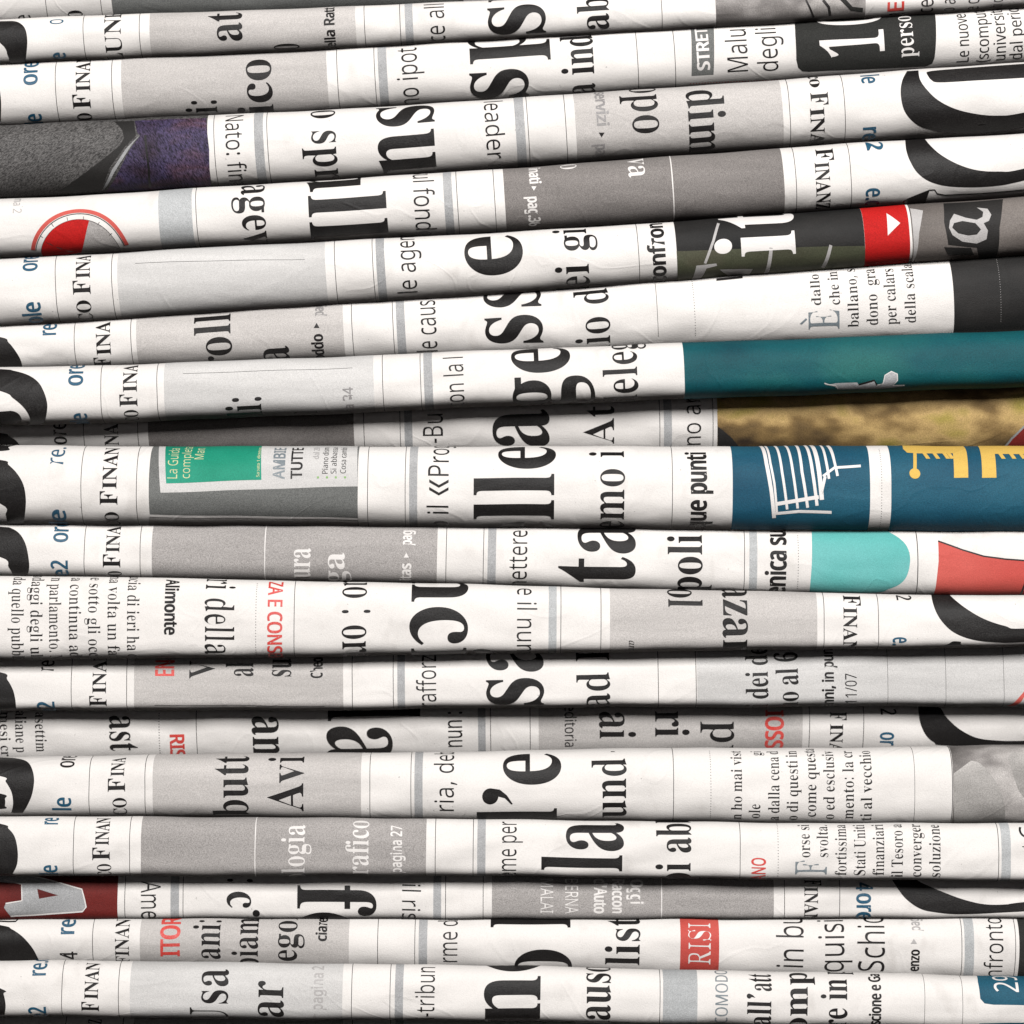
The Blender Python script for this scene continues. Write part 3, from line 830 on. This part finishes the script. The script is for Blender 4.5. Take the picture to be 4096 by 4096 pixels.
poly(9,[(-130,1962),(848,1968),(848,1975),(-130,1969)],'white','printed_rule',3); poly(9,[(1000,1970),(R,1972),(R,1979),(1000,1976)],'white','printed_rule',3)
poly(9,[(-140,1974),(848,1978),(848,2010),(-140,2010)],'dark_red','printed_panel',2); poly(9,[(1000,1982),(R,1985),(R,2020),(1000,2020)],'dark_red','printed_panel',2)
for pts_,w_ in (([(78,1370),(122,1500),(158,1700),(176,1882)],26),([(108,1370),(150,1500),(178,1640),(196,1860)],16),([(175,1370),(232,1560),(268,1822)],18),([(248,1370),(308,1560),(342,1815)],18),
        ([(325,1370),(372,1560),(412,1810)],20),([(385,1370),(446,1560),(478,1796)],22),([(430,1370),(492,1560),(512,1755)],30),([(495,1370),(540,1480),(562,1608)],18),([(548,1375),(600,1490),(622,1588)],18),
        ([(190,1785),(340,1760),(490,1735)],26),([(520,1590),(600,1530),(785,1518)],18),([(180,1852),(350,1836),(580,1842)],20),([(505,1720),(535,1590)],20)):
    stroke(9,pts_,w_,'white')
poly(9,[(1075,1350),(1500,1350),(1528,1420),(1540,1600),(1440,1601),(1432,1430),(1195,1430),(1110,1425),(1082,1400)],'yellow','printed_figure',3)
poly(9,[(1603,1350),(2500,1350),(2500,1430),(1726,1434),(1738,1600),(1637,1601),(1630,1450)],'yellow','printed_figure',3)
for x_ in (1215,1285,1355,1385,1745,1820,1890): poly(9,[(x_,1428),(x_+28,1428),(x_+58,1468),(x_+30,1468)],'yellow','printed_figure',4)
poly(9,[(1153,1428),(1177,1428),(1177,1545),(1153,1545)],'yellow','printed_figure',4); circ(9,1163,1535,38,'yellow',layer=4)
# ---- 10
at(0,2)
poly(10,[(-500,150),(0,188),(80,200),(140,240),(180,310),(200,400),(206,470),(195,525),(95,525),(60,470),(0,400),(-500,300)],'black','masthead_letter',2)
sans(10,'|or|e',478,98,300,190,'blue',wx=.024,wy=.008); sans(10,'e|2|',475,118,487,422,'blue',kind='H',wx=.028,wy=.01)
rule(10,592); rule(10,984); caps(10,None,842,95,122,(476,380),'|INA|',(370,188),'|O|',(530,497))
rect(10,1066,1756+1315,'mid_tint',label='brownish grey printed box'); rule(10,1860,'white',7,layer=2)
at(1,2)
text(10,'|ura|',422,112,545,336,'white',layer=3); text(10,'|ga|',662,112,572,364,'white',layer=3)
bold(10,'i|tas|',1130,58,552,445,'white',layer=3); tri(10,1098,388,38,34,'white'); bold(10,'|pag|',1136,58,324,214,'white',layer=3)
rule(10,1378); rule(10,1640); rect(10,1670,1728,'stripe')
at(2,2)
sans(10,'n|etter|e',190,100,562,268); text(10,'|t|a',942,390,592,396,yb=460); text(10,'p|oli|',1420,165,530,243)
rule(10,1718); rect(10,1752,1808,'cool_tint')
at(3,2)
bold(10,'e|nica s|u',260,105,608,262); dots(10,347,240,620)
poly(10,[(440,200),(900,205),(1000,235),(1080,290),(1120,350),(1132,430),(1110,530),(1060,590),(980,625),(880,650),(425,650),(442,430)],'turquoise',label='turquoise panel with a rounded end')
rule(10,1187,'dark',6)
poly(10,[(1328,288),(1500,350),(1650,395),(1800,415),(1932,425),(2600,430),(2600,680),(1290,672),(1318,560),(1332,430)],'coral',label='coral red printed shape')
stroke(10,[(1328,288),(1500,350),(1650,395),(1800,415),(1932,425),(2600,430)],10,'dark'); stroke(10,[(1945,560),(1925,620),(1905,665)],12,'dark')
# ---- 11
at(0,2)
F_=dict(up=False,wx=-.014)
text(11,'da |quello pub|bli',80,58,620,1052,'dark',**F_); text(11,'ndaggi |degli| ultim',214,58,770,1000,'dark',**F_); text(11,'n |parlamento|. Ma',346,58,590,1050,'dark',**F_)
text(11,'a |continua| ad ar',485,58,592,988,'dark',**F_); text(11,'e |sotto gli| occhi',620,58,585,944,'dark',**F_); text(11,'na |volta un| fatto',756,58,610,990,'dark',**F_); text(11,'ucia |di ieri ha| con',893,58,664,1060,'dark',**F_)
bold(11,'|Alimonte|',1158,68,562,948,up=False); text(11,'ri |della| c',1440,140,680,1082,up=False,wx=-.018)
dots(11,1797,580,1095); 
at(1,2)
bold(11,'|ZA E CONSE|N',124,100,576,1096,'red',kind='H',up=False,wx=.026,wy=.012); rule(11,310)
text(11,'u|o : o|re',650,165,608,986,up=False,wx=-.008)
text(11,'n|c|i',1132,388,734,1024,up=False,yb=880); circ(11,1628,1046,62,'black',squash=.35)
at(2,2)
sans(11,'|e il nu|m',120,100,618,1004,'dark',up=False); rect(11,342,398,'cool_tint'); rule(11,428); rule(11,710)
rect(11,773,1749+480,'light_tint'); text(11,'|arc|',905,38,988,1056,'dark',style='italic',up=False)
text(11,'o|l|',1182,165,692,758,up=False); text(11,'a|za|r',1568,170,695,975,up=False)
at(3,2)
rule(11,528); rule(11,910); caps(11,None,664,95,120,(670,743),'|INAN|',(752,1045),up=False)
sans(11,'|2|',1035,105,664,708,kind='H',up=False,wx=.02); sans(11,'|e.|',1012,92,962,1020,'blue',up=False,wx=.024,wy=.008)
poly(11,[(1278,640),(1290,720),(1320,800),(1370,870),(1440,930),(1550,975),(1700,997),(1932,998),(2600,950),(2600,850),(1932,903),(1800,885),(1650,835),(1520,760),(1420,680),(1400,640)],'black','masthead_letter',2)
poly(11,[(1360,1024),(1400,1010),(1435,992),(1490,995),(1486,1012),(1520,1026)],'black','masthead_letter',2)
# ---- 12
at(0,2)
poly(12,[(-500,1150),(0,1210),(50,1260),(90,1330),(108,1400),(113,1458),(60,1474),(-500,1478)],'black','masthead_letter',2)
sans(12,'|re|',380,88,1207,1126,wx=.02); sans(12,'e|2|',382,122,1464,1412,'blue',kind='H',wx=.024,wy=.008)
rule(12,500); rule(12,890); caps(12,None,746,95,122,(1447,1374),'|INA|N',(1360,1130),'|O|',(1480,1460))
rect(12,942,1756+655,'light_tint'); hline(12,1085,1442,2281,1448)
bold(12,'|EN|',1222,130,1243,1122,'red',kind='H'); text(12,'|V|',1508,180,1250,1128,kind='H',wx=-.014); text(12,'|a|l',1778,132,1243,1178)
at(1,2)
text(12,'|su|',288,132,1248,1114); bold(12,'|Che|o',508,80,1252,1140,kind='H')
rule(12,718); rule(12,1006); rect(12,1035,1088,'stripe'); sans(12,'|raffo|rz',1308,100,1450,1188)
at(2,2)
text(12,'|s|a',298,387,1448,1224,yb=1340); text(12,'c|ad| R',770,160,1445,1202,wx=-.008)
rule(12,1112); rule(12,1378); rect(12,1385,1749+2200,'pale_tint')
at(3,2)
text(12,'s|i dei d|e',133,108,1448,1086); text(12,'|no al 6|',345,108,1448,1064); bold(12,'|anni, in pu|n',595,60,1446,1085); sans(12,'|11/07|',757,82,1428,1215,kind='H',wx=0)
rule(12,975,'dark',2.6,layer=2); rule(12,1383,'dark',2.6,layer=2); rule(12,1790,'dark',2.6,layer=2)
poly(12,[(1808,1446),(1880,1405),(1932,1345),(2100,1200),(2100,1300),(1932,1385),(1860,1446)],'coral','printed_panel',2)
# ---- 13
at(0,2)
text(13,'|mesi cr|',0,50,1490,1800,'dark',up=False,wx=-.01); text(13,'|aliane p|',108,54,1482,1775,'dark',up=False,wx=-.01); text(13,'|asettim|',248,54,1490,1770,'dark',up=False,wx=-.01)
text(13,'|as|t',770,145,1512,1703,up=False); dots(13,1118,1490,1775,20,4); bold(13,'|RI|S',1195,100,1640,1752,'red',kind='H',up=False); rule(13,1380)
at(1,2)
text(13,'|an|',18,185,1512,1795,up=False); text(13,'l|a|',547,450,1572,None,up=False,cond=.66)
sans(13,'|: unu|',1392,100,1484,1742,up=False,wx=.004); rect(13,1602,1655,'stripe'); rule(13,1690)
at(2,2)
rule(13,212); rect(13,272,1749+378,'light_tint'); sans(13,'e|ditoria|',455,62,1488,1738,up=False,wx=.006)
text(13,'|ai|',700,175,1482,1680,up=False); text(13,'|ri|',1090,165,1478,1668,up=False); text(13,'|p|u',1480,165,1545,1714,up=False,wx=-.01)
at(3,2)
bold(13,'I|OS|S',118,124,1520,1686,'red',kind='H',up=False); rule(13,426); rule(13,806)
caps(13,None,570,92,118,(1488,1548),'|IN|A',(1572,1706),up=False)
sans(13,'|2|',925,112,1465,1512,kind='H',up=False,wx=.02); sans(13,'|or|',922,95,1628,1722,'blue',up=False,wx=.024,wy=.008)
poly(13,[(1188,1450),(1195,1530),(1215,1600),(1250,1660),(1300,1700),(1380,1722),(1932,1726),(2600,1720),(2600,1680),(1932,1692),(1750,1690),(1600,1670),(1480,1610),(1390,1530),(1325,1450)],'black','masthead_letter',2)
# ---- 14
at(0,3)
poly(14,[(-500,50),(0,60),(120,68),(190,90),(225,140),(240,220),(225,320),(190,400),(160,445),(80,445),(92,380),(80,300),(40,230),(0,190),(-500,120)],'black','masthead_letter',2)
poly(14,[(-500,250),(0,312),(35,350),(35,400),(0,420),(-500,430)],'black','masthead_letter',2)
sans(14,'|o|re',522,98,134,84,wx=.02); sans(14,'l|e|',498,95,408,338,'blue',wx=.024,wy=.008); rule(14,626); rule(14,1018)
caps(14,None,876,95,122,(302,204),'|INA|',(192,44),'C|O|',(412,338))
rect(14,1072,1756+780,'light_tint'); text(14,'b|utt|',1740,170,348,46,wx=-.004)
at(1,3)
text(14,'|Av|i',375,250,434,106,kind='H',wx=-.01); rule(14,842); rule(14,1130); rect(14,1155,1212,'stripe')
sans(14,'|ria, de|b',1432,100,446,42)
circ(14,1688,276,57,'black',name='headline'); poly(14,[(1700,277),(1755,285),(1805,325),(1846,385),(1836,389),(1790,345),(1738,332)],'black','headline',3)
at(2,3)
text(14,'|e|',418,388,270,12); text(14,'|l|',400,385,None,398,yb=430)
text(14,'|und|',886,165,478,62,wx=-.006); text(14,'|-|',886,165,22,-10); rule(14,1220); dots(14,1482,10,480)
fine(14,'|n ho mai vist|',1700,52,492,8); fine(14,'|ole|',1828,55,485,385); fine(14,'|gi|',1832,50,48,-2)
at(3,3)
for s_,b_,y_ in (('|a dalla cena d|',213,500),('|o di questi in|',345,497),('|come quest|a',473,478),('|o ed esclusiv|',601,492),('|mento: la cr|',736,490),('|ti al vecchio|',864,500)): fine(14,s_,b_,54,y_,4)
rule(14,1165,'dark',3); rule(14,1430,'dark',5); rect(14,1435,R,'grey_photo',name='printed_photo',label='grey halftone photo')
poly(14,[(1820,60),(1850,20),(1932,40),(2100,120),(2100,330),(1932,340),(1890,280),(1850,160)],'blot','printed_photo',2)
poly(14,[(1440,170),(1560,82),(1620,100),(1700,180),(1770,300),(1800,440),(1790,520),(1440,520)],'blot','printed_photo',2)
# ---- 15
at(0,3)
poly(15,[(-500,440),(0,525),(60,560),(105,620),(125,720),(120,810),(90,870),(60,885),(-500,890)],'black','masthead_letter',2)
sans(15,'|re|',410,92,534,468,'blue',wx=.028,wy=.01); sans(15,'|le|',402,92,880,814,'blue',wx=.024,wy=.008); rule(15,516); rule(15,910)
caps(15,None,768,96,122,(782,690),'|INAN|',(676,480),'C|O|',(858,804))
rect(15,990,1756+1238,'mid_tint',label='grey printed box'); rule(15,1792,'white',7,layer=2)
at(1,3)
text(15,'o|logia|',382,110,872,530,'white',layer=3,wx=-.006); text(15,'|rafico|',832,108,880,504,'white',layer=3,wx=-.006); bold(15,'|pagina 27|',1066,58,872,538,'white',layer=3,wx=.014)
rule(15,1302); rule(15,1568); rect(15,1597,1655,'stripe'); sans(15,'e|me per|',1872,100,862,510)
at(2,3)
text(15,'|la|',860,387,870,508,yb=700); text(15,'p|i ab|b',1340,165,862,506); rule(15,1688); bold(15,'A|NO|',1865,95,884,762,'red',kind='H',wx=.01)
at(3,3)
dots(15,205,520,890); text(15,'|F|',547,222,888,782,'slate_text',kind='H',wx=-.03)
for s_,b_,y_,z_ in (('|orse si|',427,765,512),('|svolta.|',555,765,514),('|fortissima|',685,888,512),('|Stati Uniti|',818,890,512),('|finanziari|',950,886,512),('|il Tesoro a|',1082,898,512),('|converger|',1212,898,514),('|soluzione|',1345,902,516)): fine(15,s_,b_,54,y_,z_)
rule(15,1755); rect(15,1775,1840,'cool_tint'); sans(15,'|C|',2035,135,640,545,kind='H'); sans(15,'|t|',2035,95,705,660)
# ---- 16
at(0,3)
rect(16,L,826,'dark_red',name='printed_photo',label='dark red photo with large grey metal letter')
poly(16,[(-500,860),(35,890),(230,893),(400,935),(575,985),(592,1050),(605,1110),(580,1142),(240,1166),(75,1174),(28,1115),(40,1085),(155,1066),(152,950),(-500,880)],'metal_print','printed_photo',2,holes=[[(262,982),(410,1028),(275,1052)]])
stroke(16,[(230,893),(400,935),(575,985),(592,1050),(605,1110),(580,1142),(240,1166),(75,1174)],9,'white'); stroke(16,[(40,1085),(155,1066),(152,950),(30,920)],9,'white')
rule(16,877); sans(16,'|Am|e',990,140,928,1132,kind='H',up=False); rect(16,1198,1258,'stripe'); rule(16,1286)
text(16,'|:|',1600,150,900,945,up=False); text(16,'|c|',1597,165,992,1118,up=False); circ(16,1800,1130,26,'black')
at(1,3)
text(16,'|f|o',332,375,945,None,up=False,yb=1050); sans(16,'|il ri|s',1068,95,938,1146,up=False)
rect(16,1288,1343,'stripe'); rule(16,1374); rule(16,1638); rect(16,1700,3505+175,'mid_tint',label='grey printed box with white words')
at(2,3)
W_=dict(up=False,kind='H',layer=3)
sans(16,'|MALAI|',285,90,906,1156,'white',**W_); sans(16,'|BERNA|',458,92,906,1156,'white',**W_); bold(16,"|d'Auto|",662,88,910,1156,'white',**W_); bold(16,'|Raccon|',790,84,912,1156,'white',**W_); bold(16,'|Oggi|',918,86,918,1090,'white',**W_)
rule(16,1136,'white',7,layer=2)
at(3,3)
rule(16,250); rule(16,638); caps(16,None,390,95,118,(922,958),'|INA|N',(966,1155),up=False)
sans(16,'|4|',752,118,940,996,'blue',kind='H',up=False,wx=.028,wy=.01); sans(16,'|or|e',757,98,1012,1142,'blue',up=False,wx=.028,wy=.01)
poly(16,[(995,905),(1050,990),(1110,1060),(1200,1120),(1300,1145),(1500,1160),(1932,1142),(2600,1110),(2600,1010),(1932,1075),(1800,1092),(1650,1090),(1500,1055),(1350,1000),(1230,950),(1130,905)],'black','masthead_letter',2)
# ---- 17
at(0,3)
poly(17,[(-500,1160),(0,1238),(80,1265),(160,1320),(230,1400),(275,1485),(-500,1485)],'black','masthead_letter',2)
stroke(17,[(-300,1200),(55,1214),(110,1213),(130,1195),(220,1190)],9,'dark')
sans(17,'|re|.',525,92,1308,1198,'blue',wx=.028,wy=.01); sans(17,'|4|',545,125,1474,1422,wx=.02,kind='H'); rule(17,650)
text(17,'F|INAN|',905,98,1455,1195,kind='H',wx=-.004,name='small_capitals'); rect(17,982,1756+695,'light_tint')
bold(17,'|ITO|R',1260,130,1455,1238,'red',kind='H'); text(17,'|ani:|',1545,130,1480,1197,wx=-.004); text(17,'p|iam|',1812,125,1462,1190,wx=-.004)
at(1,3)
text(17,'|ego|l',327,128,1494,1205,wx=-.004); bold(17,'|ciare|',540,56,1352,1186); rule(17,897); rule(17,1158); rect(17,1185,1245,'stripe')
sans(17,'|rme| d',1457,100,1504,1278)
at(2,3)
text(17,'|o|',495,385,None,1390,yb=1460); text(17,'|l|',495,385,1270,None,yb=1220); text(17,'|list|',982,165,1524,1184,wx=-.004)
rect(17,1268,1540,'coral',label='red block with white capitals'); text(17,'|RISI|',1480,155,1520,1222,'white',kind='H',layer=3,wx=-.035); stroke(17,[(1480,1195),(1530,1180)],8,'white')
at(3,3)
sans(17,'|in b|u',385,138,1546,1238,'dark'); sans(17,'q|uis|i',670,135,1468,1222,'dark'); sans(17,'S|chi|o',955,138,1478,1232)
bold(17,'|enzo|',1196,55,1560,1408); tri(17,1158,1350,44,36,'pale_text'); bold(17,'|pag|',1198,55,1285,1178,'pale_text',wx=.012)
rule(17,1496); rect(17,1515,1582,'cool_tint'); sans(17,'n|fronto|',1787,95,1545,1180); rule(17,1874); rect(17,1900,R,'charcoal')
# ---- 18
at(0,3)
poly(18,[(-500,1500),(0,1680),(25,1720),(40,1800),(32,1865),(-500,1870)],'black','masthead_letter',2)
sans(18,'|re|.c',325,92,1598,1504,'blue',wx=.024,wy=.008); sans(18,'e|2|',322,122,1856,1808,'blue',kind='H',wx=.028,wy=.01); rule(18,435); rule(18,832)
caps(18,None,692,95,122,(1843,1777),'|INAN|',(1760,1490)); rect(18,912,1756+650,'pale_tint')
text(18,'U|sa|',1600,180,1806,1542,wx=-.006)
at(1,3)
text(18,'|ar|',234,175,1886,1634,wx=-.004); bold(18,'|pagina 2|',512,60,1840,1508,'pale_text',wx=.014); tri(18,455,1872,30,34,'pale_text')
rule(18,714); rule(18,984); rect(18,1018,1076,'stripe'); sans(18,'i|-tribun|',1297,98,1882,1520)
at(2,3)
text(18,'u|n|o',284,387,1915,1580,yb=1740); text(18,'l|aus|o',775,165,1904,1572); rule(18,1125); rect(18,1146,1388,'cool_tint')
bold(18,'|I COMOD|O',1602,88,1932,1588,'slate_text',kind='H',wx=.004,wy=0); text(18,'|all|',1905,115,1936,1768); text(18,'|att|',1905,115,1706,1560)
circ(18,1750,1718,17,'black'); poly(18,[(1752,1718),(1775,1728),(1795,1748),(1770,1742),(1750,1750)],'black','text_line',3)
at(3,3)
text(18,'c|om|p',412,120,1950,1664); text(18,'r|e in| p',690,125,1900,1616); bold(18,'|scione e G|a',928,60,1932,1600)
rule(18,1236,'dark',3); rule(18,1502,'dark',3)
poly(18,[(1600,1540),(1608,1640),(1625,1755),(1655,1788),(1720,1797),(1932,1800),(R,1800),(R,1540)],'blue_panel',label='blue panel with a white number')
text(18,'|2|9',1893,165,1716,1636,'white',style='italic',kind='H',layer=3,wx=.0); 
poly(18,[(1620,1925),(R,1932),(R,2000),(1600,2000)],'blue_panel')
# ---- 19
at(0,3)
rule(19,455); rule(19,858); rect(19,932,1756+650,'light_tint'); text(19,'|NZ|',712,95,1975,1900,kind='H',name='small_capitals')
at(1,3)
rule(19,714); rule(19,984); rect(19,1018,1076,'stripe')
